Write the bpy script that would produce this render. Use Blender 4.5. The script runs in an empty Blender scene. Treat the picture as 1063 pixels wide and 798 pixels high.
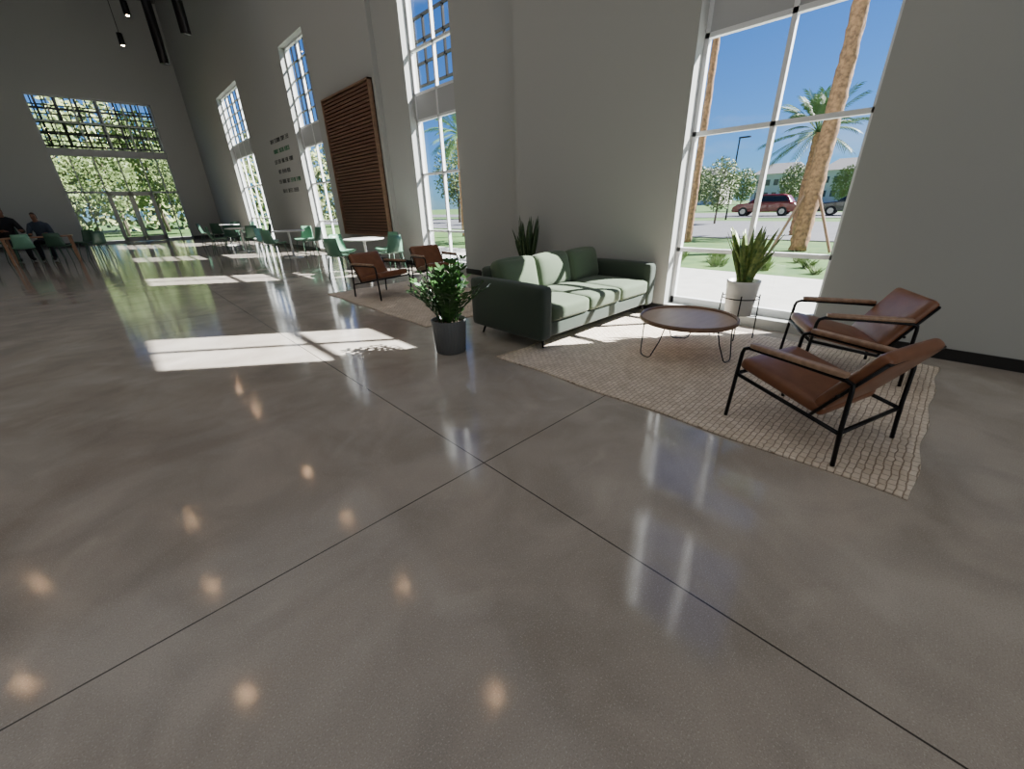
import bpy, bmesh, math, random
from mathutils import Vector, Matrix, Euler
random.seed(7)
COL=bpy.context.scene.collection
# ---------------------------------------------------------------- materials
def srgb(r,g,b):
    f=lambda c:(c/255/12.92) if c/255<=.04045 else ((c/255+.055)/1.055)**2.4
    return (f(r),f(g),f(b),1)
def mat(name,col,rough=.5,metal=0,spec=.5,noise=None,bump=0,nscale=30,emit=None,es=1,coat=0,sheen=0):
    m=bpy.data.materials.new(name);m.use_nodes=True;nt=m.node_tree;b=nt.nodes["Principled BSDF"]
    b.inputs["Base Color"].default_value=col;b.inputs["Roughness"].default_value=rough
    b.inputs["Metallic"].default_value=metal;b.inputs["Specular IOR Level"].default_value=spec
    b.inputs["Coat Weight"].default_value=coat;b.inputs["Sheen Weight"].default_value=sheen
    if emit: b.inputs["Emission Color"].default_value=emit;b.inputs["Emission Strength"].default_value=es
    if noise or bump:
        tc=nt.nodes.new("ShaderNodeTexCoord");n=nt.nodes.new("ShaderNodeTexNoise");n.inputs["Scale"].default_value=nscale;n.inputs["Detail"].default_value=5
        nt.links.new(tc.outputs["Object"],n.inputs["Vector"])
        if noise:
            r=nt.nodes.new("ShaderNodeValToRGB");r.color_ramp.elements[0].color=col;r.color_ramp.elements[1].color=noise
            r.color_ramp.elements[0].position=.35;r.color_ramp.elements[1].position=.65
            nt.links.new(n.outputs[0],r.inputs[0]);nt.links.new(r.outputs[0],b.inputs["Base Color"])
        if bump:
            bp=nt.nodes.new("ShaderNodeBump");bp.inputs["Strength"].default_value=bump;bp.inputs["Distance"].default_value=.01
            nt.links.new(n.outputs[0],bp.inputs["Height"]);nt.links.new(bp.outputs[0],b.inputs["Normal"])
    return m
def wood(name,c1,c2,scale=(2,30,30),rough=.4):
    m=mat(name,c1,rough);nt=m.node_tree;b=nt.nodes["Principled BSDF"]
    tc=nt.nodes.new("ShaderNodeTexCoord");mp=nt.nodes.new("ShaderNodeMapping");mp.inputs["Scale"].default_value=scale
    n=nt.nodes.new("ShaderNodeTexNoise");n.inputs["Scale"].default_value=1;n.inputs["Detail"].default_value=6
    r=nt.nodes.new("ShaderNodeValToRGB");r.color_ramp.elements[0].color=c1;r.color_ramp.elements[1].color=c2
    r.color_ramp.elements[0].position=.35;r.color_ramp.elements[1].position=.65
    L=nt.links.new;L(tc.outputs["Object"],mp.inputs[0]);L(mp.outputs[0],n.inputs["Vector"]);L(n.outputs[0],r.inputs[0]);L(r.outputs[0],b.inputs["Base Color"])
    return m
M={}
M['wall']=mat("wall_paint",srgb(173,175,172),.85,spec=.2,bump=.04,nscale=60)
M['ceil']=mat("ceiling_paint",srgb(84,84,82),.9)
M['white']=mat("frame_white",srgb(228,230,232),.4)
M['spandrel']=mat("spandrel_grey",srgb(176,178,180),.5)
M['door']=mat("door_frame_grey",srgb(186,184,180),.4)
M['black']=mat("black_metal",srgb(22,22,24),.35,metal=.6)
M['base']=mat("baseboard_black",srgb(24,24,25),.5)
M['leather']=mat("brown_leather",srgb(134,88,62),.36,noise=srgb(122,79,55),bump=.08,nscale=12)
M['armwood']=wood("armrest_wood",srgb(176,144,120),srgb(152,122,100))
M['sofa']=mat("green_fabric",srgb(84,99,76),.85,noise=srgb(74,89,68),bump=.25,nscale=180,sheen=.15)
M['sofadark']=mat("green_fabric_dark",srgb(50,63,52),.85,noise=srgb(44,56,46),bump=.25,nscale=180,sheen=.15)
M['tabletop']=wood("walnut_top",srgb(178,152,130),srgb(168,143,122),(3,14,3),.42)
M['tablerim']=wood("walnut_rim",srgb(128,98,78),srgb(112,86,68),(3,14,3),.4)
M['chrome']=mat("steel_wire",srgb(40,40,44),.3,metal=.8)
M['potw']=mat("white_ceramic",srgb(232,232,228),.35)
M['soil']=mat("soil",srgb(50,38,30),.95,bump=.5)
M['green1']=mat("leaf_green",srgb(58,98,42),.35,noise=srgb(36,70,32),nscale=8)
M['snake']=mat("snake_leaf",srgb(74,112,54),.4,noise=srgb(156,174,98),nscale=22)
M['snaked']=mat("snake_leaf_dark",srgb(40,66,40),.4,noise=srgb(70,92,56),nscale=22)
M['shell']=mat("green_plastic",srgb(104,152,126),.35)
M['shelld']=mat("dark_green_plastic",srgb(54,86,68),.4)
M['tablew']=mat("white_laminate",srgb(224,224,220),.3)
M['oak']=wood("oak",srgb(168,126,92),srgb(146,106,76))
M['slatw']=wood("slat_wood",srgb(112,80,64),srgb(98,69,55),(10,1.5,30),.55)
M['slatf']=wood("slat_frame_wood",srgb(142,112,90),srgb(124,97,78),(10,1.5,10),.5)
M['slatb']=mat("slat_backing",srgb(34,25,21),.8)
M['skin']=mat("skin",srgb(130,90,70),.5)
M['hair']=mat("hair",srgb(28,22,20),.6)
M['clothb']=mat("black_cloth",srgb(20,21,24),.8)
M['cloths']=mat("slate_blue_cloth",srgb(52,62,76),.8)
M['clothp']=mat("navy_cloth",srgb(30,33,40),.8)
M['letterd']=mat("dark_lettering",srgb(84,86,86),.6)
M['letterg']=mat("green_lettering",srgb(80,128,98),.6)
M['trunk']=mat("palm_trunk",srgb(150,114,84),.9,noise=srgb(98,74,56),bump=1,nscale=11)
M['bark']=mat("bark",srgb(96,86,74),.9,bump=.8,nscale=15)
M['frond']=mat("palm_frond",srgb(56,90,46),.5,noise=srgb(84,114,62),nscale=3)
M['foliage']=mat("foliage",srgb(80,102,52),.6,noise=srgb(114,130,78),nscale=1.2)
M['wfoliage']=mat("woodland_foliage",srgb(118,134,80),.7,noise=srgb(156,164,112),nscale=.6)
M['stake']=mat("timber_stake",srgb(124,96,80),.8)
M['asphalt']=mat("asphalt",srgb(92,92,97),.9,noise=srgb(82,82,87),nscale=2)
M['concrete']=mat("sidewalk_concrete",srgb(172,170,166),.85,noise=srgb(162,160,156),nscale=3)
M['grass']=mat("grass",srgb(50,84,32),.95,noise=srgb(72,100,42),nscale=1.5,bump=.8)
M['red']=mat("red_paint",srgb(110,14,24),.25,coat=.5)
M['dark']=mat("dark_paint",srgb(30,33,40),.25,coat=.5)
M['silver']=mat("silver_paint",srgb(150,154,160),.25,coat=.5)
M['cglass']=mat("car_glass",srgb(20,26,32),.08)
M['tyre']=mat("tyre",srgb(22,22,22),.8)
M['rim']=mat("rim",srgb(150,150,155),.3,metal=.8)
M['siding']=mat("house_siding",srgb(204,200,196),.8)
M['roof']=mat("roof_shingle",srgb(104,102,106),.9,bump=.4)
M['hwin']=mat("house_window",srgb(60,74,88),.1)
M['lamp']=mat("lamp_glow",srgb(255,220,170),.5,emit=(1,.62,.32,1),es=150)
M['ribbed']=mat("grey_pot",srgb(98,101,103),.6)
def floormat():
    m=mat("polished_concrete",srgb(130,120,110),.12);nt=m.node_tree;b=nt.nodes["Principled BSDF"];L=nt.links.new;N=nt.nodes.new
    tc=N("ShaderNodeTexCoord");o=tc.outputs["Object"]
    def noise(sc,det,dist=0):
        n=N("ShaderNodeTexNoise");n.inputs["Scale"].default_value=sc;n.inputs["Detail"].default_value=det;n.inputs["Distortion"].default_value=dist;L(o,n.inputs["Vector"]);return n.outputs[0]
    def ramp(i,c1,p1,c2,p2):
        r=N("ShaderNodeValToRGB");e=r.color_ramp.elements;e[0].color=c1;e[0].position=p1;e[1].color=c2;e[1].position=p2;L(i,r.inputs[0]);return r.outputs[0]
    def mix(bt,f,a,c):
        x=N("ShaderNodeMix");x.data_type='RGBA';x.blend_type=bt
        if isinstance(f,float): x.inputs[0].default_value=f
        else: L(f,x.inputs[0])
        for s,v in ((6,a),(7,c)):
            if isinstance(v,tuple): x.inputs[s].default_value=v
            else: L(v,x.inputs[s])
        return x.outputs[2]
    base=ramp(noise(.75,8,1.2),srgb(164,154,144),.36,srgb(186,177,167),.66)
    w=(1,1,1,1)
    cloud=ramp(noise(1.7,7,1.4),(.81,.81,.81,1),.35,w,.6)
    c=mix('MULTIPLY',.85,base,cloud)
    streak=ramp(noise(1.3,9,2.2),(0,0,0,1),.56,(1,1,1,1),.78)
    c=mix('MIX',streak,c,mix('MIX',.22,c,srgb(220,212,202)))
    sp=ramp(noise(190,2),(.68,.68,.68,1),.33,w,.5);c=mix('MULTIPLY',.55,c,sp)
    sp2=ramp(noise(170,1),(0,0,0,1),.60,w,.70);c=mix('MIX',sp2,c,mix('MIX',.32,c,srgb(228,220,210)))
    s=N("ShaderNodeSeparateXYZ");L(o,s.inputs[0])
    def joint(out,off,per):
        a=N("ShaderNodeMath");a.operation='SUBTRACT';a.inputs[1].default_value=off-per/2;L(out,a.inputs[0])
        md=N("ShaderNodeMath");md.operation='FLOORED_MODULO';md.inputs[1].default_value=per;L(a.outputs[0],md.inputs[0])
        sb=N("ShaderNodeMath");sb.operation='SUBTRACT';sb.inputs[1].default_value=per/2;L(md.outputs[0],sb.inputs[0])
        ab=N("ShaderNodeMath");ab.operation='ABSOLUTE';L(sb.outputs[0],ab.inputs[0])
        lt=N("ShaderNodeMath");lt.operation='LESS_THAN';lt.inputs[1].default_value=.0038;L(ab.outputs[0],lt.inputs[0]);return lt.outputs[0]
    mx=N("ShaderNodeMath");mx.operation='MAXIMUM';L(joint(s.outputs[0],1.315,6.4),mx.inputs[0]);L(joint(s.outputs[1],1.69,6.4),mx.inputs[1])
    c=mix('MIX',mx.outputs[0],c,srgb(62,57,53))
    L(c,b.inputs["Base Color"])
    ro=ramp(noise(3,6,1),(.075,.075,.075,1),.3,(.13,.13,.13,1),.7);L(ro,b.inputs["Roughness"])
    b.inputs["Specular IOR Level"].default_value=.55
    bp=N("ShaderNodeBump");bp.inputs["Strength"].default_value=.03;bp.inputs["Distance"].default_value=.01;L(noise(6,3),bp.inputs["Height"]);L(bp.outputs[0],b.inputs["Normal"])
    return m
M['floor']=floormat()
def rugmat():
    m=mat("jute_weave",srgb(190,172,148),.95,spec=.1);nt=m.node_tree;b=nt.nodes["Principled BSDF"];L=nt.links.new;N=nt.nodes.new
    tc=N("ShaderNodeTexCoord");v=N("ShaderNodeTexBrick");v.inputs["Scale"].default_value=1
    v.inputs["Brick Width"].default_value=.062;v.inputs["Row Height"].default_value=.038;v.inputs["Mortar Size"].default_value=.005;v.inputs["Mortar Smooth"].default_value=1
    v.inputs["Color1"].default_value=srgb(234,220,204);v.inputs["Color2"].default_value=srgb(218,203,185);v.inputs["Mortar"].default_value=srgb(172,154,136)
    n0=N("ShaderNodeTexNoise");n0.inputs["Scale"].default_value=14;n0.inputs["Detail"].default_value=2;L(tc.outputs["Object"],n0.inputs["Vector"])
    vm=N("ShaderNodeVectorMath");vm.operation='MULTIPLY_ADD';vm.inputs[1].default_value=(.025,.025,0);L(n0.outputs[1],vm.inputs[0]);L(tc.outputs["Object"],vm.inputs[2])
    L(vm.outputs[0],v.inputs["Vector"])
    n=N("ShaderNodeTexNoise");n.inputs["Scale"].default_value=5;n.inputs["Detail"].default_value=8;L(tc.outputs["Object"],n.inputs["Vector"])
    x=N("ShaderNodeMix");x.data_type='RGBA';x.blend_type='MULTIPLY';x.inputs[0].default_value=.3;L(v.outputs[0],x.inputs[6])
    r=N("ShaderNodeValToRGB");r.color_ramp.elements[0].position=.35;r.color_ramp.elements[0].color=(.6,.57,.52,1);r.color_ramp.elements[1].position=.6;L(n.outputs[0],r.inputs[0]);L(r.outputs[0],x.inputs[7])
    L(x.outputs[2],b.inputs["Base Color"])
    bp=N("ShaderNodeBump");bp.inputs["Strength"].default_value=.7;bp.inputs["Distance"].default_value=.01;bp.invert=True;L(v.outputs[1],bp.inputs["Height"]);L(bp.outputs[0],b.inputs["Normal"])
    return m
M['rug']=rugmat()
def glassmat():
    m=bpy.data.materials.new("window_glass");m.use_nodes=True;nt=m.node_tree;nt.nodes.clear();N=nt.nodes.new;L=nt.links.new
    o=N("ShaderNodeOutputMaterial");mx=N("ShaderNodeMixShader");t=N("ShaderNodeBsdfTransparent");g=N("ShaderNodeBsdfGlossy")
    t.inputs[0].default_value=(.93,.96,.96,1);g.inputs["Roughness"].default_value=.02;mx.inputs[0].default_value=.04
    L(t.outputs[0],mx.inputs[1]);L(g.outputs[0],mx.inputs[2]);L(mx.outputs[0],o.inputs[0]);return m
M['glass']=glassmat()
# ---------------------------------------------------------------- mesh builder
class MB:
    def __init__(s): s.v=[];s.f=[]
    def add(s,vs,fs):
        o=len(s.v);s.v+= [tuple(v) for v in vs];s.f+=[tuple(i+o for i in f) for f in fs]
    def box(s,x0,x1,y0,y1,z0,z1):
        s.add([(x0,y0,z0),(x1,y0,z0),(x1,y1,z0),(x0,y1,z0),(x0,y0,z1),(x1,y0,z1),(x1,y1,z1),(x0,y1,z1)],
              [(3,2,1,0),(4,5,6,7),(0,1,5,4),(1,2,6,5),(2,3,7,6),(3,0,4,7)]);return s
    def rbox(s,c,size,r=.03,n=8,puff=(0,0,0),rot=None):
        hx,hy,hz=[a/2 for a in size];vs={};out=[];fs=[]
        g=[-math.cos(math.pi*i/n) for i in range(n+1)]
        def vid(i,j,k):
            if (i,j,k) in vs: return vs[(i,j,k)]
            u,v,w=g[i],g[j],g[k];p=Vector((u*hx,v*hy,w*hz))
            q=Vector((max(-hx+r,min(hx-r,p.x)),max(-hy+r,min(hy-r,p.y)),max(-hz+r,min(hz-r,p.z))))
            d=p-q
            if d.length>1e-9: p=q+d.normalized()*r
            p+=Vector((u*puff[0]*(1-v*v)*(1-w*w),v*puff[1]*(1-u*u)*(1-w*w),w*puff[2]*(1-u*u)*(1-v*v)))
            if rot: p=rot@p
            out.append(p+Vector(c));vs[(i,j,k)]=len(out)-1;return len(out)-1
        for a in range(n):
            for b in range(n):
                fs.append((vid(a,b,0),vid(a,b+1,0),vid(a+1,b+1,0),vid(a+1,b,0)))
                fs.append((vid(a,b,n),vid(a+1,b,n),vid(a+1,b+1,n),vid(a,b+1,n)))
                fs.append((vid(a,0,b),vid(a+1,0,b),vid(a+1,0,b+1),vid(a,0,b+1)))
                fs.append((vid(a,n,b),vid(a,n,b+1),vid(a+1,n,b+1),vid(a+1,n,b)))
                fs.append((vid(0,a,b),vid(0,a,b+1),vid(0,a+1,b+1),vid(0,a+1,b)))
                fs.append((vid(n,a,b),vid(n,a+1,b),vid(n,a+1,b+1),vid(n,a,b+1)))
        s.add(out,fs);return s
    def tube(s,pts,r,seg=10,r2=None,wob=None):
        pts=[Vector(p) for p in pts];n=len(pts);out=[];fs=[];prev=None
        for i,p in enumerate(pts):
            t=(pts[min(i+1,n-1)]-pts[max(i-1,0)]).normalized()
            a=t.orthogonal().normalized() if prev is None else (prev-t*prev.dot(t)).normalized()
            prev=a;b=t.cross(a);rr=r+(r2-r)*i/(n-1) if r2 is not None else r
            for k in range(seg):
                an=2*math.pi*k/seg;q=rr*(1+(wob.uniform(-.1,.14) if wob else 0));out.append(p+(a*math.cos(an)+b*math.sin(an))*q)
        for i in range(n-1):
            for k in range(seg):
                k2=(k+1)%seg;fs.append((i*seg+k,i*seg+k2,(i+1)*seg+k2,(i+1)*seg+k))
        fs.append(tuple(range(seg-1,-1,-1)));fs.append(tuple((n-1)*seg+k for k in range(seg)))
        s.add(out,fs);return s
    def lathe(s,prof,seg=32,c=(0,0,0),caps=True,rib=0):
        out=[];fs=[];n=len(prof)
        for r,z in prof:
            for k in range(seg):
                a=2*math.pi*k/seg;r_=r-(rib if (k%4)<2 and r>.1 else 0)
                out.append((c[0]+r_*math.cos(a),c[1]+r_*math.sin(a),c[2]+z))
        for i in range(n-1):
            for k in range(seg):
                k2=(k+1)%seg;fs.append((i*seg+k,i*seg+k2,(i+1)*seg+k2,(i+1)*seg+k))
        if caps: fs.append(tuple(range(seg-1,-1,-1)));fs.append(tuple((n-1)*seg+k for k in range(seg)))
        s.add(out,fs);return s
    def strip(s,ctr,wid,side):
        out=[];fs=[]
        for p,w,sd in zip(ctr,wid,side):
            out+= [p-sd*w,p+sd*w]
        for i in range(len(ctr)-1): fs.append((2*i,2*i+1,2*i+3,2*i+2))
        s.add(out,fs);return s
    def obj(s,name,m,smooth=False,bevel=0,parent=None,solid=0,sub=0):
        me=bpy.data.meshes.new(name);me.from_pydata(s.v,[],s.f);me.validate();me.update()
        ms=m if isinstance(m,list) else [m]
        for x in ms: me.materials.append(x)
        if smooth:
            for p in me.polygons: p.use_smooth=True
        ob=bpy.data.objects.new(name,me);COL.objects.link(ob)
        if solid: md=ob.modifiers.new("solid",'SOLIDIFY');md.thickness=solid
        if bevel: md=ob.modifiers.new("bevel",'BEVEL');md.width=bevel;md.segments=2;md.limit_method='ANGLE'
        if sub: md=ob.modifiers.new("sub",'SUBSURF');md.levels=sub;md.render_levels=sub
        if parent: ob.parent=parent
        return ob
def empty(name,label,cat,group=None):
    e=bpy.data.objects.new(name,None);e.empty_display_size=.1;COL.objects.link(e);meta(e,label,cat,group);return e
def meta(o,label,cat,group=None):
    o["label"]=label;o["category"]=cat
    if group:o["group"]=group
    return o
def place(o,loc,rz=0,sc=1):
    o.location=loc;o.rotation_euler=(0,0,math.radians(rz));o.scale=(sc,sc,sc);return o
def dup(o,loc,rz=0,sc=1,label=None,swap=None):
    n=o.copy();COL.objects.link(n);place(n,loc,rz,sc)
    if label:n["label"]=label
    def rec(a,b):
        for c in list(a.children):
            d=c.copy();COL.objects.link(d);d.parent=b
            if swap and d.type=='MESH' and d.data.materials[0] in swap:
                d.material_slots[0].link='OBJECT';d.material_slots[0].material=swap[c.data.materials[0]]
            rec(c,d)
    rec(o,n);return n
def structure(o,label=None):
    o["kind"]="structure"
    if label:o["label"]=label
    return o
# ---------------------------------------------------------------- camera
f=416.;th=math.atan(187/416);yaw=math.radians(43.1);r=.03
F=Vector((math.cos(th)*math.sin(yaw),math.cos(th)*math.cos(yaw),-math.sin(th)))
R0=Vector((math.cos(yaw),-math.sin(yaw),0));U0=R0.cross(F)
R=R0*math.cos(r)-U0*math.sin(r);U=U0*math.cos(r)+R0*math.sin(r)
cd=bpy.data.cameras.new("camera");cam=bpy.data.objects.new("camera",cd);COL.objects.link(cam)
cd.sensor_fit='HORIZONTAL';cd.sensor_width=36;cd.lens=f/1063*36;cd.clip_end=500
mw=Matrix((( R.x,U.x,-F.x,0),(R.y,U.y,-F.y,0),(R.z,U.z,-F.z,1.5),(0,0,0,1)));cam.matrix_world=mw
bpy.context.scene.camera=cam
# ---------------------------------------------------------------- room
CH=12.5
XL=-11;YB=-7;YF=35.5;X1=5.57;X2=6.1;YC=5.69;T=.35
structure(MB().box(XL-T,X2+T,YB-T,YF+T,-.2,0).obj("floor",M['floor']))
structure(MB().box(XL-T,X2+T,YB-T,YF+T,CH,CH+.3).obj("ceiling",M['ceil']))
def wall_x(name,x0,x1,y0,y1,ops):
    mb=MB();y=y0
    for a,b,z0,z1 in sorted(ops):
        mb.box(x0,x1,y,a,0,CH);mb.box(x0,x1,a,b,z1,CH)
        if z0>0: mb.box(x0,x1,a,b,0,z0)
        y=b
    mb.box(x0,x1,y,y1,0,CH);return structure(mb.obj(name,M['wall']))
W=[ # y0,y1,z0,z1, rows, spandrel, upper rows
 (.87,2.68,.12,6.5,[.86,2.24],(3.22,3.85),[4.77]),
 (8.0,9.8,.12,6.6,[.92,2.24],(3.38,3.9),[4.72]),
 (15.25,17.5,.12,6.5,[1.1,2.4],(3.6,4.2),[]),
 (23.4,27.5,.12,6.7,[1.2,2.7],(4.05,4.65),[])]
wall_x("wall_right",X1,X1+T,YB,YC,[W[0][:4]])
wall_x("wall_right_recessed",X2,X2+T,YC,YF,[w[:4] for w in W[1:]])
structure(MB().box(X1+T,X2+T,YC-T,YC,0,CH).obj("wall_return",M['wall']))
structure(MB().box(X2-.12,X2,11.0,14.7,0,CH).obj("wall_pier",M['wall']))
structure(MB().box(X2-.12,X2,5.69,7.3,0,CH).obj("wall_pilaster",M['wall']))
GX=(-.85,4.35)
mb=MB();mb.box(XL,GX[0],YF,YF+T,0,CH).box(GX[1],X2+T,YF,YF+T,0,CH).box(GX[0],GX[1],YF,YF+T,7.5,CH);structure(mb.obj("wall_far",M['wall']))
structure(MB().box(XL-T,XL,YB-T,YF+T,0,CH).obj("wall_left",M['wall']))
structure(MB().box(XL,X1+T,YB-T,YB,0,CH).obj("wall_back",M['wall']))
def win_x(i,x,y0,y1,z0,z1,rows,sp,urows):
    g=x+.22;fw=.05
    mb=MB()
    def bar(a,b,c,d): mb.box(g-.03,g+.04,a,b,c,d)
    bar(y0,y0+fw,z0,z1);bar(y1-fw,y1,z0,z1);bar(y0,y1,z0,z0+.09);bar(y0,y1,z1-fw,z1)
    ym=(y0+y1)/2;bar(ym-fw/2,ym+fw/2,z0,z1)
    if y1-y0>3:
        for q in (.25,.75): yy=y0+(y1-y0)*q;bar(yy-fw/2,yy+fw/2,z0,z1)
    for z in rows+urows: bar(y0,y1,z-fw/2,z+fw/2)
    for z in sp: bar(y0,y1,z-fw/2,z+fw/2)
    w=structure(mb.obj(f"window_{i}",M['white']),"white metal framed tall gridded window")
    MB().box(g-.02,g+.02,y0,y1,sp[0],sp[1]).obj("spandrel_panel",M['spandrel'],parent=w)
    m2=MB();m2.add([(g,y0,z0),(g,y1,z0),(g,y1,sp[0]),(g,y0,sp[0]),(g,y0,sp[1]),(g,y1,sp[1]),(g,y1,z1),(g,y0,z1)],[(0,1,2,3),(4,5,6,7)]);m2.obj("glass_pane",M['glass'],parent=w)
    if i>2:
        m3=MB();nn=6 if i==3 else 8;t=.022
        for q in range(1,nn): yy=y0+(y1-y0)*q/nn;m3.box(g+.05,g+.09,yy-t,yy+t,sp[1],z1)
        mm=5
        for q in range(1,mm): zz=sp[1]+(z1-sp[1])*q/mm;m3.box(g+.05,g+.09,y0,y1,zz-t,zz+t)
        m3.obj("upper_grid",M['black'],parent=w)
for i,w in enumerate(W): win_x(i+1,X1 if i==0 else X2,*w)
mb=MB();g=YF+.2
def barf(a,b,c,d): mb.box(a,b,g-.06,g+.06,c,d)
D0,D1,DZ=.9,3.0,2.75
barf(GX[0],GX[0]+.07,0,7.5);barf(GX[1]-.07,GX[1],0,7.5);barf(GX[0],GX[1],7.42,7.5)
barf(GX[0],D0,0,.12);barf(D1,GX[1],0,.12)
for z in (4.68,4.98,6.3): barf(GX[0],GX[1],z-.04,z+.04)
barf(GX[0],GX[1],DZ,DZ+.1)
for x in (D0,(D0+D1)/2,D1): barf(x-.035,x+.035,DZ if x==(D0+D1)/2 else 0,7.5)
for x in (-.08,3.75): barf(x-.03,x+.03,0,7.5)
w5=structure(mb.obj("window_5",M['spandrel']),"grey metal framed entrance curtain wall")
MB().box(GX[0],GX[1],g-.02,g+.02,4.68,4.98).obj("spandrel_panel",M['spandrel'],parent=w5)
m2=MB()
for a,b,c,d in ((GX[0],D0,0,DZ),(D1,GX[1],0,DZ),(GX[0],GX[1],DZ,4.68),(GX[0],GX[1],4.98,7.5)):
    m2.add([(a,g,c),(b,g,c),(b,g,d),(a,g,d)],[(0,1,2,3)])
m2.obj("glass_pane",M['glass'],parent=w5)
for k,(a,b) in enumerate(((D0+.04,(D0+D1)/2-.005),((D0+D1)/2+.005,D1-.04))):
    mb=MB();fr=.12
    mb.box(a,a+fr,g-.03,g+.03,.01,DZ).box(b-fr,b,g-.03,g+.03,.01,DZ).box(a,b,g-.03,g+.03,DZ-.14,DZ-.005).box(a,b,g-.03,g+.03,.01,.3)
    d=structure(mb.obj(f"door_{k+1}",M['door']),"pale grey metal framed glass entrance door")
    m2=MB();m2.add([(a,g,.3),(b,g,.3),(b,g,DZ-.1),(a,g,DZ-.1)],[(0,1,2,3)]);m2.obj("glass_pane",M['glass'],parent=d)
    hx=b-.18 if k==0 else a+.18
    MB().tube([(hx,g-.03,1.0),(hx,g-.1,1.0),(hx,g-.1,1.7),(hx,g-.03,1.7)],.02).obj("handle",M['black'],parent=d)
def bb(name,segs):
    mb=MB()
    for s_ in segs: mb.box(*s_)
    structure(mb.obj(name,M['base']))
bb("baseboard_right",[(X1-.015,X1,YB,W[0][0],0,.11),(X1-.015,X1,W[0][1],YC,0,.11)])
segs=[(X2-.135,X2-.12,YC,7.3,0,.12)];y=7.3
for w in W[1:]:
    segs.append((X2-.015,X2,y,w[0],0,.12));y=w[1]
segs.append((X2-.015,X2,y,YF,0,.12))
segs.append((X2-.135,X2-.12,11.0,14.7,0,.12))
bb("baseboard_side",segs)
bb("baseboard_far",[(GX[1],X2,YF-.015,YF,0,.15),(XL,GX[0],YF-.015,YF,0,.15)])
# ---------------------------------------------------------------- slat panel + lettering
e=empty("wood_slat_panel","brown horizontal-slat wooden wall panel in a thin frame","wall panel")
px=X2-.12;y0,y1,z0,z1=11.15,14.2,.75,4.46
MB().box(px-.03,px,y0,y1,z0,z1).obj("backing",M['slatb'],parent=e)
mb=MB();n=42
for i in range(n):
    z=z0+.05+(z1-z0-.1)*i/n;mb.box(px-.1,px-.03,y0+.04,y1-.04,z,z+.06)
mb.obj("slats",M['slatw'],parent=e)
mb=MB().box(px-.13,px,y0,y0+.04,z0,z1).box(px-.13,px,y1-.04,y1,z0,z1).box(px-.13,px,y0,y1,z0,z0+.04).box(px-.13,px,y0,y1,z1-.04,z1)
mb.obj("frame",M['slatf'],parent=e)
e=empty("wall_lettering","stacked lines of small dark and green wall lettering","lettering")
md_,mg=MB(),MB();rr=random.Random(3)
for li in range(6):
    z=4.0-li*.36;y=20.6-(li%2)*.2;end=18.3+rr.random()*.7
    while y>end:
        wl=rr.choice([3,4,5,6]);tgt=mg if (li in(1,3,4) and rr.random()<.5) else md_
        for c in range(wl):
            if y<18.0: break
            h=.14;t=.02;a=y;b=y-.08
            tgt.box(X2-.012,X2,b,b+t,z,z+h)
            k=rr.randint(0,3)
            if k!=0: tgt.box(X2-.012,X2,b,a,z+h-t,z+h)
            if k!=1: tgt.box(X2-.012,X2,b,a,z+h*.45,z+h*.45+t)
            if k in(1,2): tgt.box(X2-.012,X2,b,a,z,z+t)
            if k==3: tgt.box(X2-.012,X2,a-t,a,z,z+h)
            y-=.115
        y-=.11
md_.obj("dark_letters",M['letterd'],parent=e);mg.obj("green_letters",M['letterg'],parent=e)
# ---------------------------------------------------------------- rugs
def rug(loc,sx,sy,label):
    mb=MB();n=48;hx,hy=sx/2,sy/2;out=[];fs=[]
    for i in range(n+1):
        for j in range(n+1):
            u,v=i/n*2-1,j/n*2-1
            x=u*hx+ .012*math.sin(v*9+sx)*(abs(u)>.97);y=v*hy+.012*math.sin(u*11)*(abs(v)>.97)
            out.append((x,y,.014+.002*math.sin(u*13)*math.sin(v*15)))
    for i in range(n):
        for j in range(n): fs.append((i*(n+1)+j,(i+1)*(n+1)+j,(i+1)*(n+1)+j+1,i*(n+1)+j+1))
    mb.add(out,fs);o=mb.obj("rug",M['rug'],smooth=True,solid=.012);meta(o,label,"rug");o.location=loc;return o
rug((3.95,1.42,0),2.56,3.28,"beige braided jute rug under coffee table and armchairs")
rug((3.85,6.4,0),2.1,3.5,"beige braided jute rug beyond the green sofa")
# ---------------------------------------------------------------- sofa
s=empty("sofa","long dark green three-seat fabric sofa with thin legs","sofa");place(s,(4.27,3.39,.018))
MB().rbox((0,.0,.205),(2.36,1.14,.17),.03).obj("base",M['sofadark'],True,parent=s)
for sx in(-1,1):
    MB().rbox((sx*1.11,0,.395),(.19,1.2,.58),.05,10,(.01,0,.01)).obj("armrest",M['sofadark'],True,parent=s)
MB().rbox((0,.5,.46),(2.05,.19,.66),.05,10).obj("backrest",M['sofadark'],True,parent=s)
for i in range(3):
    MB().rbox((-.673+i*.673,-.14,.375),(.665,.92,.18),.05,12,(.0,.01,.03)).obj("seat_cushion",M['sofa'],True,parent=s)
for i in range(3):
    rot=Euler((math.radians(-14),0,math.radians((i-1)*2))).to_matrix()
    MB().rbox((-.673+i*.673,.33,.65),(.655,.19,.44),.07,12,(.01,.05,.02),rot).obj("back_cushion",M['sofa'],True,parent=s)
for sx in(-1,1):
    for sy in(-1,1):
        MB().tube([(sx*1.05,sy*.48,.14),(sx*1.09,sy*.52,0 if sy<0 else -.018)],.02,10,.012).obj("leg",M['black'],True,parent=s)
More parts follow.
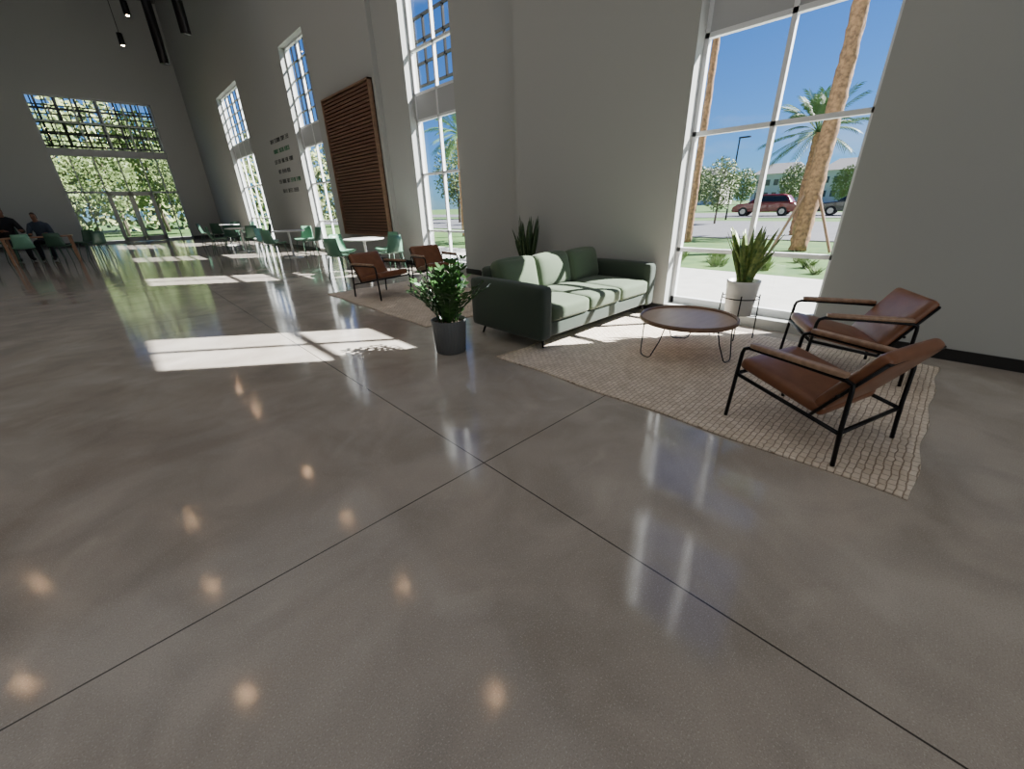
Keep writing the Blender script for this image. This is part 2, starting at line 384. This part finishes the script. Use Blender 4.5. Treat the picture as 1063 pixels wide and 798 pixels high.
# ---------------------------------------------------------------- armchairs
def armchair():
    e=empty("armchair","brown leather sling armchair, black frame, wooden armrests","chair","brown leather lounge chairs")
    r=.013;hw=.335
    mb=MB()
    for sx in(-1,1):
        x=sx*hw
        mb.tube([(x,.36,.0),(x,.345,.3),(x,.335,.5),(x,.325,.53),(x,.29,.545),(x,0,.54),(x,-.30,.53),(x,-.335,.515),(x,-.34,.48),(x,-.35,.25),(x,-.37,0)],r,10)
        mb.tube([(x,.347,.34),(x,-.345,.21)],r,8)
        mb.tube([(x*.9,-.16,.24),(x*.9,-.44,.66)],r*.8,8)
    mb.tube([(-hw,.347,.34),(hw,.347,.34)],r,8).tube([(-hw,-.345,.21),(hw,-.345,.21)],r,8)
    mb.tube([(-hw*.9,-.44,.66),(hw*.9,-.44,.66)],r*.8,8).tube([(-hw,-.28,.42),(hw,-.28,.42)],r*.8,8)
    mb.obj("frame",M['black'],True,parent=e)
    for sx in(-1,1):
        MB().rbox((sx*hw,-.01,.564),(.056,.58,.034),.012,6,rot=Euler((.02,0,0)).to_matrix()).obj("armrest",M['armwood'],True,parent=e)
    a=math.atan2(.13,.56);rot=Euler((a,0,0)).to_matrix()
    MB().rbox((0,.07,.345),(.60,.60,.085),.035,12,(0,0,.015),rot).obj("seat",M['leather'],True,parent=e)
    rot=Euler((math.radians(33),0,0)).to_matrix()
    MB().rbox((0,-.30,.50),(.60,.08,.48),.035,12,(0,.015,0),rot).obj("backrest",M['leather'],True,parent=e)
    return e
ac=armchair();place(ac,(3.17,.385,.018),-18,1.0)
dup(ac,(4.57,.47,.018),27,1.0)
dup(ac,(3.45,7.1,.018),190,1.05,"brown leather sling armchair on the further rug")
dup(ac,(4.75,7.3,.018),172,1.05,"brown leather sling armchair on the further rug")
# ---------------------------------------------------------------- coffee table
e=empty("coffee_table","round wooden coffee table with thin bent wire legs","table");place(e,(4.09,1.69,.018))
MB().lathe([(.452,.345),(.47,.345),(.475,.36),(.474,.386),(.464,.389),(.452,.376),(.452,.345)],72,caps=False).obj("tray_rim",M['tablerim'],True,parent=e)
MB().lathe([(.44,.348),(.4515,.352),(.4515,.364)],64).obj("table_top",M['tabletop'],parent=e)
for k in range(3):
    a=math.radians(150+k*120);da=math.radians(26)
    p=lambda an,rr_,z:(rr_*math.cos(an),rr_*math.sin(an),z)
    MB().tube([p(a-da,.42,.35),p(a-da*.8,.43,.2),p(a-da*.45,.455,.03),p(a-da*.3,.46,.008),p(a,.465,.006),p(a+da*.3,.46,.008),p(a+da*.45,.455,.03),p(a+da*.8,.43,.2),p(a+da,.42,.35)],.006,8).obj("leg",M['chrome'],True,parent=e)
# ---------------------------------------------------------------- plants
def snake_leaves(n,h,spread,z0,seed,rad=.07,wd=1):
    rr=random.Random(seed);mb=MB()
    for i in range(n):
        a=rr.random()*2*math.pi;ln=h*(.55+.45*rr.random());lean=spread*(.2+.8*rr.random());b=rr.random()*rad
        w=(.024+.012*rr.random())*wd;tw=rr.random()*3;C=[];Wd=[];S=[]
        for k in range(11):
            t=k/10;C.append(Vector(((b+lean*t**1.4)*math.cos(a),(b+lean*t**1.4)*math.sin(a),z0+ln*t*(1-.1*lean*t))))
            Wd.append(w*(.6+.75*t-1.34*t**4) if t<1 else .001)
            S.append(Vector((-math.sin(a+tw+t*.6),math.cos(a+tw+t*.6),0)))
        mb.strip(C,[max(x,.001) for x in Wd],S)
    return mb
e=empty("potted_snake_plant","snake plant in white pot on black metal stand","plant");place(e,(4.97,1.5,.018))
MB().lathe([(.12,.26),(.135,.265),(.168,.62),(.171,.645),(.158,.645),(.152,.60),(.001,.60)],40).obj("pot",M['potw'],True,parent=e)
MB().lathe([(.148,.59),(.148,.61)],24).obj("soil",M['soil'],parent=e)
mb=MB()
for k in range(4):
    a=math.radians(20+90*k);c,s_=math.cos(a),math.sin(a)
    mb.tube([(.20*c,.20*s_,0),(.185*c,.185*s_,.50)],.007,8);mb.tube([(.19*c,.19*s_,.25),(0,0,.25)],.006,8)
mb.tube([(.188*math.cos(t*math.pi/16),.188*math.sin(t*math.pi/16),.46) for t in range(33)],.006,6)
mb.obj("stand",M['black'],True,parent=e)
snake_leaves(34,.62,.26,.60,5).obj("leaves",M['snake'],True,parent=e,solid=.004)
e=empty("potted_snake_plant","tall dark snake plant standing behind the green sofa","plant");place(e,(5.2,5.08,0))
MB().lathe([(.13,0),(.14,.01),(.17,.4),(.172,.43),(.158,.43),(.15,.39),(.001,.39)],40).obj("pot",M['base'],True,parent=e)
MB().lathe([(.15,.38),(.15,.4)],24).obj("soil",M['soil'],parent=e)
snake_leaves(36,.95,.24,.38,11,.1,1.3).obj("leaves",M['snaked'],True,parent=e,solid=.004)
e=empty("potted_zz_plant","bushy green plant in ribbed dark grey pot","plant");place(e,(2.46,3.62,0))
MB().lathe([(.15,0),(.165,.008),(.19,.35),(.193,.37),(.178,.37),(.17,.33),(.001,.33)],128,rib=.004).obj("pot",M['ribbed'],True,parent=e)
MB().lathe([(.165,.32),(.165,.34)],24).obj("soil",M['soil'],parent=e)
ms,ml=MB(),MB();rr=random.Random(4)
for i in range(54):
    a=rr.random()*2*math.pi;lean=.06+.34*rr.random();h=(.66 if lean<.22 else .46)*(.7+.3*rr.random());b=.1*rr.random()
    C=[Vector(((b+lean*(k/8)**1.5)*math.cos(a),(b+lean*(k/8)**1.5)*math.sin(a),.33+h*(k/8))) for k in range(9)]
    ms.tube(C,.007,6,.003)
    for k in range(2,9):
        t=(C[k]-C[k-1]).normalized();sd=t.cross(Vector((math.cos(a),math.sin(a),.3))).normalized()
        for sg in(-1,1):
            dr=(sd*sg*.9+t*.6+Vector((rr.uniform(-.3,.3),rr.uniform(-.3,.3),rr.uniform(-.1,.3)))).normalized()
            L_=.06+.03*rr.random();nn=dr.cross(t).normalized();ws=nn.cross(dr).normalized()
            ml.strip([C[k]+dr*L_*q for q in(0,.3,.65,1)],[.004,.018,.016,.001],[ws]*4)
ms.obj("stems",M['green1'],True,parent=e);ml.obj("leaves",M['green1'],True,parent=e)
# ---------------------------------------------------------------- green chairs / tables
def shellchair():
    e=empty("dining_chair","pale green moulded dining chair with slim legs","chair","green cafe chairs")
    prof=[(.22,.43),(.20,.455),(.1,.45),(-.05,.44),(-.16,.45),(-.2,.5),(-.23,.6),(-.25,.72),(-.26,.82)]
    out=[];fs=[];n=9
    for i,(y,z) in enumerate(prof):
        hw=.21 if i<5 else .21-.012*(i-4)
        for j in range(n):
            u=j/(n-1)*2-1;out.append((u*hw,y+(.05*u*u if i>=5 else 0),z+(.03*u*u if i<5 else 0)))
    for i in range(len(prof)-1):
        for j in range(n-1): fs.append((i*n+j,i*n+j+1,(i+1)*n+j+1,(i+1)*n+j))
    mb=MB();mb.add(out,fs);mb.obj("seat_shell",M['shell'],True,parent=e,solid=.015)
    for sx in(-1,1):
        for sy in(-1,1): MB().tube([(sx*.17,sy*.15,.44),(sx*.21,sy*.21,0)],.012,8,.009).obj("leg",M['shelld'],True,parent=e)
    return e
def wtable():
    e=empty("cafe_table","round white cafe table on slim pedestal","table","white cafe tables")
    MB().lathe([(.42,.715),(.435,.725),(.435,.74),(.425,.745)],48).obj("table_top",M['tablew'],True,parent=e)
    MB().tube([(0,0,.02),(0,0,.72)],.03,12).obj("pedestal",M['tablew'],True,parent=e)
    MB().lathe([(.26,0),(.26,.012),(.06,.03),(.03,.05)],32).obj("foot",M['tablew'],True,parent=e)
    return e
sw={M['shell']:M['shelld']}
ch=shellchair();tb=wtable();first=True
def grp(cx,cy,sc,rot,dark=False,angs=(0,90,180,270)):
    global first
    (place(tb,(cx,cy,0),0,sc) if first else dup(tb,(cx,cy,0),0,sc))
    for a in angs:
        an=math.radians(a+rot);d=.72*sc;p=(cx+d*math.cos(an),cy+d*math.sin(an),0)
        rz=a+rot+90+random.uniform(-15,15)
        if first: place(ch,p,rz,sc);first=False
        else: dup(ch,p,rz,sc,"dark green moulded dining chair with slim legs" if dark else None,sw if dark else None)
grp(4.6,10.1,1.12,20)
grp(4.6,15.9,1.2,40)
grp(4.1,20.3,1.25,10,True)
grp(4.55,25.3,1.3,60,True)
# communal wood table
e=empty("wooden_table","long oak communal table with straight legs","table");place(e,(-1.75,23.2,0),0,1.2)
MB().rbox((0,0,.735),(1.5,.85,.035),.008,4).obj("table_top",M['oak'],parent=e)
for sx in(-1,1):
    for sy in(-1,1): MB().box(sx*.68-.03,sx*.68+.03,sy*.36-.03,sy*.36+.03,0,.72).obj("leg",M['oak'],parent=e)
DG="dark green moulded dining chair with slim legs"
dup(ch,(-2.1,22.1,0),10,1.25);dup(ch,(-1.25,22.1,0),-15,1.25,DG,sw)
dup(ch,(-.4,23.1,0),85,1.25,DG,sw)
dup(ch,(-3.3,22.9,0),-80,1.25)
dup(ch,(-.55,24.3,0),150,1.25,DG,sw)
dup(ch,(-.3,21.9,0),40,1.25,DG,sw)
# ---------------------------------------------------------------- people
def person(label,seated,top,loc,rz,sc):
    J={};E=[];Rd={}
    def j(n,p,r,par=None):
        J[n]=p;Rd[n]=r
        if par:E.append((par,n))
    if seated:
        pz=.56;j('pel',(0,0,pz),(.15,.12));j('sp',(0,.03,pz+.2),(.13,.10),'pel');j('ch',(0,.10,pz+.42),(.16,.11),'sp');ny=.15;nz=pz+.56
    else:
        pz=.94;j('pel',(0,0,pz),(.14,.11));j('sp',(0,.02,pz+.2),(.13,.10),'pel');j('ch',(0,.06,pz+.42),(.17,.12),'sp');ny=.09;nz=pz+.56
    j('nk',(0,ny,nz),(.055,.055),'ch');j('jaw',(0,ny+.03,nz+.08),(.06,.07),'nk');j('hd',(0,ny+.03,nz+.17),(.078,.095),'jaw');j('tp',(0,ny+.02,nz+.25),(.05,.06),'hd')
    j('ns',(0,ny+.135,nz+.12),(.012,.014),'hd')
    for sg,s_ in((-1,'l'),(1,'r')):
        j('sh'+s_,(sg*.18,ny-.05,nz-.1),(.062,.06),'ch');j('el'+s_,(sg*.26,ny+.05,nz-.38),(.045,.045),'sh'+s_)
        wz=nz-.36 if seated else nz-.45
        wz=max(wz,.78) if seated else wz
        j('wr'+s_,(sg*.16,ny+.28,wz),(.028,.028),'el'+s_);j('pm'+s_,(sg*.14,ny+.35,wz),(.036,.018),'wr'+s_)
        for q in range(4):
            xx=sg*(.14+(q-1.5)*.02);j(f'f{q}{s_}',(xx,ny+.40+.01*(q in(1,2)),wz-.005),(.009,.009),'pm'+s_);j(f'g{q}{s_}',(xx,ny+.435+.012*(q in(1,2)),wz-.025),(.007,.007),f'f{q}{s_}')
        j('t'+s_,(sg*.10,ny+.35,wz-.01),(.01,.01),'pm'+s_);j('u'+s_,(sg*.085,ny+.385,wz-.015),(.008,.008),'t'+s_)
        j('hp'+s_,(sg*.1,.02,pz-.02),(.09,.09),'pel')
        if seated: kn=(sg*.13,.44,.54);an=(sg*.13,.42,.1);to=(sg*.13,.56,.045)
        else: kn=(sg*.11,.05,.5);an=(sg*.12,0,.1);to=(sg*.13,.15,.045)
        j('kn'+s_,kn,(.065,.065),'hp'+s_);j('an'+s_,an,(.045,.045),'kn'+s_);j('to'+s_,to,(.04,.035),'an'+s_)
    names=list(J);me=bpy.data.meshes.new("person");me.from_pydata([J[n] for n in names],[(names.index(a),names.index(b)) for a,b in E],[])
    tmp=bpy.data.objects.new("tmp",me);COL.objects.link(tmp)
    md=tmp.modifiers.new("skin",'SKIN');sd=me.skin_vertices[0].data
    for i,n in enumerate(names): sd[i].radius=Rd[n];sd[i].use_root=(n=='pel')
    tmp.modifiers.new("sub",'SUBSURF').levels=2
    dg=bpy.context.evaluated_depsgraph_get();bm_=bpy.data.meshes.new_from_object(tmp.evaluated_get(dg));bpy.data.objects.remove(tmp)
    ob=bpy.data.objects.new("person",bm_);COL.objects.link(ob);bm_.materials.clear();bm_.materials.append(M['skin'])
    for p in bm_.polygons:p.use_smooth=True
    meta(ob,label,"person")
    def shell(name,m,test,off):
        b=bmesh.new();b.from_mesh(bm_);b.normal_update()
        dl=[x for x in b.faces if not test(x.calc_center_median())]
        bmesh.ops.delete(b,geom=dl,context='FACES')
        for v in b.verts: v.co+=v.normal*off
        mm=bpy.data.meshes.new(name);b.to_mesh(mm);b.free()
        mm.materials.clear();mm.materials.append(m);o=bpy.data.objects.new(name,mm);COL.objects.link(o);o.parent=ob
        for p in mm.polygons:p.use_smooth=True
    arm=lambda c:c.y<ny+.25
    shell("shirt",top,lambda c:c.z>pz-.02 and c.z<nz and arm(c) and not(seated and c.z<pz+.1 and c.y>.15),.012)
    shell("trousers",M['clothp'],lambda c:(c.z<=pz+.04 and c.z>.12 and abs(c.x)<.23) or(seated and c.z<pz+.12 and c.z>.12 and c.y<.6 and c.y>.1),.009)
    shell("shoe",M['base'],lambda c:c.z<=.12 and c.x<0,.008);shell("shoe",M['base'],lambda c:c.z<=.12 and c.x>=0,.008)
    shell("hair",M['hair'],lambda c:(c.z>nz+.19 or (c.z>nz+.07 and c.y<ny+.02)) and abs(c.x)<.14,.014)
    for sx in(-1,1):
        MB().rbox((sx*.032,ny+.118,nz+.155),(.02,.012,.01),.004,4).obj("eye",M['hair'],True,parent=ob)
    place(ob,loc,rz,sc);return ob
dup(ch,(-2.62,25.1,0),180,1.45,DG,sw)
person("person in black clothes sitting at the wooden table",True,M['clothb'],(-2.62,25.0,0),200,1.42)
dup(ch,(-1.65,24.4,0),180,1.3,DG,sw)
person("person in slate blue shirt sitting at the wooden table",True,M['cloths'],(-1.65,24.35,0),170,1.25)
# ---------------------------------------------------------------- pendants
def pend():
    e=empty("pendant_lamp","black cylinder pendant lamp on a thin cord","lamp","black cylinder pendant lamps")
    MB().lathe([(.10,0),(.11,.005),(.11,.42),(.10,.43),(.02,.44)],24).obj("lamp_shade",M['black'],True,parent=e)
    MB().lathe([(.055,-.012),(.055,.004)],24).obj("bulb",M['lamp'],parent=e)
    MB().tube([(0,0,.43),(0,0,CH-8.4)],.012,6).obj("cord",M['black'],parent=e)
    return e
pe=pend();k=6.6;first_p=True
for gx in(-.68,-.12,.48):
    for gy in(.04,.64,1.24,1.84,2.42,3.03,3.64,4.24):
        if gx<0 and gy>3.0: continue
        if gx>0 and gy in(3.03,): continue
        if first_p: place(pe,(gx*k,gy*k,8.4));first_p=False
        else: dup(pe,(gx*k,gy*k,8.4))
def tubep(x,y,z):
    e=empty("tube_pendant","long black vertical tube pendant light","lamp","long black tube pendants")
    MB().tube([(0,0,0),(0,0,3.2)],.15,24).obj("tube",M['black'],True,parent=e)
    MB().tube([(0,0,3.2),(0,0,CH-z)],.015,6).obj("cord",M['black'],parent=e)
    place(e,(x,y,z))
tubep(3.5,21.7,6.5);tubep(4.0,19.6,6.95)
# ---------------------------------------------------------------- exterior
def ground(name,x0,x1,y0,y1,z,m,label):
    o=MB().box(x0,x1,y0,y1,z-.1,z).obj(name,m);o["kind"]="structure";o["label"]=label;return o
ground("lawn",-80,260,-120,200,-.12,M['grass'],"green lawn around the building")
ground("sidewalk",X1+T,10.2,-30,34,-.06,M['concrete'],"pale concrete sidewalk beside the windows")
ground("parking_lot",19.5,34,-60,80,-.08,M['asphalt'],"grey asphalt parking lot")
ground("road",40,52,-90,110,-.08,M['asphalt'],"grey asphalt road")
ground("entrance_walk",-12,12,YF+T,41,-.06,M['concrete'],"pale concrete paving outside the doors")
def palm(x,y,h,rad,crown,label,bend=0,el0=-.5):
    e=empty("palm_tree",label,"tree","palms outside the windows");place(e,(x,y,-.1))
    pts=[(bend*math.sin(t/50*3),0,h*t/50) for t in range(51)]
    MB().tube(pts,rad*1.1,14,rad*.8,random.Random(5)).obj("trunk",M['trunk'],True,parent=e)
    rr=random.Random(int(x*7));mb=MB()
    top=Vector(pts[-1])
    for i in range(46):
        a=rr.random()*6.283;el=rr.uniform(el0,1.35);L_=rr.uniform(.7,1.1)*crown;d=Vector((math.cos(a)*math.cos(el),math.sin(a)*math.cos(el),math.sin(el)))
        C=[top+d*L_*t/9+Vector((0,0,-.25*crown*(t/9)**2.2)) for t in range(10)]
        mb.tube(C,.018,4,.006);sd=d.cross(Vector((0,0,1))).normalized()
        for k_ in range(4,10):
            for q in range(2):
                for sg in(-1,1):
                    t=(C[k_]-C[k_-1]).normalized();dr=(sd*sg*.6+t*1.0+Vector((0,0,-.1))).normalized();b0=C[k_-1].lerp(C[k_],q/2)
                    ll=crown*.28*(1-.5*abs(k_-6)/5);mb.strip([b0,b0+dr*ll*.5,b0+dr*ll+Vector((0,0,-.04*crown))],[.018,.028,.003],[t]*3)
    mb.obj("fronds",M['frond'],parent=e)
    return e
p=palm(15.9,3.43,8.5,.22,2.2,"tall leaning palm trunk with timber support stakes",.25)
for a in(20,140,260):
    c,s_=math.cos(math.radians(a)),math.sin(math.radians(a))
    MB().tube([(.9*c,.9*s_,0),(.22*c,.22*s_,1.6)],.04,6).obj("support_stake",M['stake'],parent=p)
palm(22,5.05,3.9,.15,1.95,"shorter palm with full green fronds",0,-.4)
palm(17.2,7.6,8.5,.13,2.2,"slender palm trunk beside the window")
palm(16.2,13.5,5.0,.2,1.8,"palm with full green fronds beside the sidewalk")
palm(15,19.5,5.0,.2,1.8,"palm with full green fronds beside the sidewalk")
palm(15,28,5.0,.2,1.8,"palm with full green fronds beside the sidewalk")
def tree():
    e=empty("tree","leafy green tree with slender trunk","tree","leafy trees outside")
    mb=MB();mb.tube([(0,0,0),(.05,0,1.2),(0,.05,2.4),(0,0,4.4)],.09,8,.03)
    rr=random.Random(2)
    for i in range(12):
        a=rr.random()*6.28;z=1.2+2.6*rr.random();mb.tube([(0,0,z),(math.cos(a)*.9,math.sin(a)*.9,z+.9)],.03,5,.01)
    mb.obj("trunk",M['bark'],True,parent=e)
    ml=MB()
    for i in range(2600):
        while True:
            q=Vector((rr.uniform(-1,1),rr.uniform(-1,1),rr.uniform(-1,1)))
            if q.length<1 and (q.length>.4 or rr.random()<.5): break
        p_=Vector((q.x*1.45,q.y*1.45,3.0+q.z*2.0));n_=Vector((rr.uniform(-1,1),rr.uniform(-1,1),rr.uniform(-1,1))).normalized();o_=n_.orthogonal().normalized()
        ml.strip([p_,p_+n_*.09,p_+n_*.2],[.01,.06,.005],[o_]*3)
    ml.obj("foliage",M['foliage'],parent=e);return e
tr=tree();place(tr,(30,11.6,-.1),0,.8)
rr=random.Random(9)
for i in range(5): dup(tr,(-12.5+i*4.7,48+(i%2)*1.0,-.12),rr.uniform(0,360),1.4)
for i in range(4): dup(tr,(-16+i*7.0,56,-.12),rr.uniform(0,360),2.1)
for x,y,sc in((22,42,1.4),(27,36,1.5),(38,44,1.8),(28,28,1.2),(60,10,.9),(60,15,1.0),(62,21,1.0),(60,26,1.1),(64,33,1.4),(66,42,1.5)): dup(tr,(x,y,-.12),rr.uniform(0,360),sc)
# dense woodland edge
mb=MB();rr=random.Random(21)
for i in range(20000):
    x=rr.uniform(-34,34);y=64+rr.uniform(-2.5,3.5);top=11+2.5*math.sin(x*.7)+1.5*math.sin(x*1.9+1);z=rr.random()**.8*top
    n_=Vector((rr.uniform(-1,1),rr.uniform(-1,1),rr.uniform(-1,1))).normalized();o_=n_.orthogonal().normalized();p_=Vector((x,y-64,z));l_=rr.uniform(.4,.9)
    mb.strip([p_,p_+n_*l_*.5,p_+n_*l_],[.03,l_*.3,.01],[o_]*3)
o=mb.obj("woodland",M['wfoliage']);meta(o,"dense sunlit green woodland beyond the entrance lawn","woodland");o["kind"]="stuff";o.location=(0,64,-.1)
def shrub():
    e=MB();rr=random.Random(8)
    for i in range(90):
        a=rr.random()*6.28;d=Vector((math.cos(a)*rr.random(),math.sin(a)*rr.random(),.8)).normalized();b0=Vector((rr.uniform(-.15,.15),rr.uniform(-.15,.15),0))
        L_=.25+.2*rr.random();e.strip([b0,b0+d*L_*.5,b0+d*L_],[.012,.02,.002],[d.orthogonal().normalized()]*3)
    o=e.obj("shrub",M['foliage']);return meta(o,"low spiky green shrub beside the sidewalk","shrub","low shrubs beside the sidewalk")
sh=shrub();place(sh,(11.3,-.2,-.12))
for i in range(1,34): dup(sh,(11.3+(i%3)*.9,-.2+i*.36,-.12),rr.uniform(0,360),rr.uniform(.6,.9))
def car(m,label,loc,rz,sc):
    e=empty("car",label,"car");place(e,loc,rz,sc)
    low=[(-2.3,.35),(-2.3,.75),(-2.15,.95),(-1.3,1.02),(.9,1.02),(1.9,.9),(2.25,.7),(2.3,.4),(2.2,.3),(-2.2,.3)]
    def ext(prof,hw,hw2=None):
        n=len(prof);zm=max(p[1] for p in prof);out=[]
        for sg in(-1,1):
            for x,z in prof: out.append((x,sg*(hw if hw2 is None or z<zm-.2 else hw2),z))
        fs=[tuple(range(n)),tuple(range(2*n-1,n-1,-1))]+[(i,i+n,(i+1)%n+n,(i+1)%n) for i in range(n)]
        b=MB();b.add(out,fs);return b
    ext(low,.9).obj("body",m,parent=e,bevel=.08)
    cab=[(-1.95,1.0),(-1.55,1.5),(-1.2,1.6),(.1,1.6),(.4,1.52),(1.15,1.0)]
    ext(cab,.84,.68).obj("cabin",m,parent=e,bevel=.05)
    w=[(-1.7,1.06),(-1.42,1.46),(.05,1.5),(.32,1.44),(.85,1.06)]
    b=ext(w,.865,.74);b.obj("side_windows",M['cglass'],parent=e)
    for x in(-1.4,1.4):
        for sg in(-1,1):
            wh=MB().tube([(x,sg*.7,.34),(x,sg*.92,.34)],.34,24).obj("wheel",M['tyre'],parent=e)
            MB().tube([(x,sg*.90,.34),(x,sg*.93,.34)],.2,16).obj("rim",M['rim'],parent=wh)
    return e
car(M['red'],"parked dark red hatchback car",(44,12.8,-.08),95,1.1)
car(M['dark'],"parked dark sedan car",(45,6.4,-.08),95,1.1)
car(M['silver'],"silver car parked on the road",(44.5,-1.5,-.08),95,1.2)
def house(loc,rz,label,w=14,d=9,h=6.0):
    e=empty("house",label,"house");place(e,loc,rz)
    MB().box(-w/2,w/2,-d/2,d/2,0,h).obj("walls",M['siding'],parent=e)
    b=MB();b.add([(-w/2-.5,-d/2-.5,h),(w/2+.5,-d/2-.5,h),(w/2+.5,d/2+.5,h),(-w/2-.5,d/2+.5,h),(-w/2+2,0,h+2.4),(w/2-2,0,h+2.4)],[(0,1,5,4),(2,3,4,5),(1,2,5),(3,0,4),(3,2,1,0)]);b.obj("roof",M['roof'],parent=e)
    for i in range(5):
        for z in(1.2,4):
            x=-w/2+1.4+i*(w-2.8)/4;MB().box(x-.5,x+.5,-d/2-.05,-d/2,z,z+1.3).obj("window",M['hwin'],parent=e)
house((124,20,-.1),-90,"pale two-storey house with grey shingle roof",10,9,6.5)
house((124,33.5,-.1),-90,"pale two-storey house with grey shingle roof",10,9,6.5)
house((124,52,-.1),-90,"pale two-storey house with grey shingle roof",12,9,6.5)
e=empty("street_lamp","tall thin dark street lamp post","street lamp");place(e,(36,13.1,-.1))
MB().tube([(0,0,0),(0,0,5.6)],.07,8,.05).obj("pole",M['black'],parent=e)
MB().rbox((0,-.35,5.6),(.25,.8,.1),.04,4).obj("lamp_head",M['black'],parent=e)
def trellis(axis,a0,a1,c,z0,z1,da,dz,t=.03):
    b=MB()
    def bx(u0,u1,z_0,z_1,o=0):
        if axis=='y': b.box(c-t+o,c+t+o,u0,u1,z_0,z_1)
        else: b.box(u0,u1,c-t+o,c+t+o,z_0,z_1)
    n=round((a1-a0)/da)
    for i in range(n+1):
        u=a0+(a1-a0)*i/n;bx(u-t,u+t,z0 if i not in(0,n) else -.06,z1)
    m=round((z1-z0)/dz)
    for i in range(m+1):
        z=z0+(z1-z0)*i/m;bx(a0,a1,z-t,z+t)
    return meta(b.obj("steel_trellis",M['black']),"black steel trellis screen outside the upper glazing","trellis")
trellis('y',15.4,19.6,12,6.3,8.6,.7,.75,.045)
trellis('x',-2,6,37.2,5.1,7.7,.45,.45,.03)
trellis('x',-2.3,6.4,39.5,5.5,8.1,.87,.65,.055)
# ---------------------------------------------------------------- lights
wd=bpy.data.worlds.new("world");bpy.context.scene.world=wd;wd.use_nodes=True;nt=wd.node_tree
bg=nt.nodes["Background"];sk=nt.nodes.new("ShaderNodeTexSky");sk.sky_type='NISHITA';sk.sun_disc=False
ld=Vector((-1,.77,-1.1)).normalized();sd=-ld
sk.sun_elevation=math.asin(sd.z);sk.sun_rotation=math.atan2(sd.x,sd.y);sk.air_density=1.0;sk.dust_density=.1;sk.ozone_density=3
bg.inputs[1].default_value=.14
tc=nt.nodes.new("ShaderNodeTexCoord");mp=nt.nodes.new("ShaderNodeMapping");mp.inputs["Scale"].default_value=(1,1,3);nz_=nt.nodes.new("ShaderNodeTexNoise");nz_.inputs["Scale"].default_value=2.6;nz_.inputs["Detail"].default_value=9
rp=nt.nodes.new("ShaderNodeValToRGB");rp.color_ramp.elements[0].position=.52;rp.color_ramp.elements[1].position=.8;rp.color_ramp.elements[1].color=(.5,.5,.5,1)
tint=nt.nodes.new("ShaderNodeMix");tint.data_type='RGBA';tint.blend_type='MULTIPLY';tint.inputs[0].default_value=1;tint.inputs[7].default_value=(.30,.66,1.25,1)
mx=nt.nodes.new("ShaderNodeMix");mx.data_type='RGBA';mx.inputs[7].default_value=(9,9.2,9.6,1)
L=nt.links.new;L(tc.outputs["Generated"],mp.inputs[0]);L(mp.outputs[0],nz_.inputs["Vector"]);L(nz_.outputs[0],rp.inputs[0]);L(rp.outputs[0],mx.inputs[0]);L(sk.outputs[0],tint.inputs[6]);L(tint.outputs[2],mx.inputs[6]);L(mx.outputs[2],bg.inputs[0])
sl=bpy.data.lights.new("sun",'SUN');sl.energy=38;sl.angle=.009;sl.color=(1,.97,.93)
so=bpy.data.objects.new("sun",sl);COL.objects.link(so);so.rotation_euler=ld.to_track_quat('-Z','Y').to_euler();so.location=(20,-15,15)
def area(name,loc,dirv,sx,sy,en,col):
    al=bpy.data.lights.new(name,'AREA');al.shape='RECTANGLE';al.size=sx;al.size_y=sy;al.energy=en;al.color=col
    ao=bpy.data.objects.new(name,al);COL.objects.link(ao);ao.location=loc;ao.rotation_euler=Vector(dirv).to_track_quat('-Z','Y').to_euler()
area("ceiling_fill",((XL+X2)/2,6,CH-.1),(0,0,-1),17,26,600,(.98,.99,1))  # added broad fill under the ceiling to lift the ambient, no real fixture
area("rear_fill",(-3,YB+.1,2.6),(0,1,0),14,5,220,(.95,.98,1))  # added fill behind the camera, the back wall has no glazing
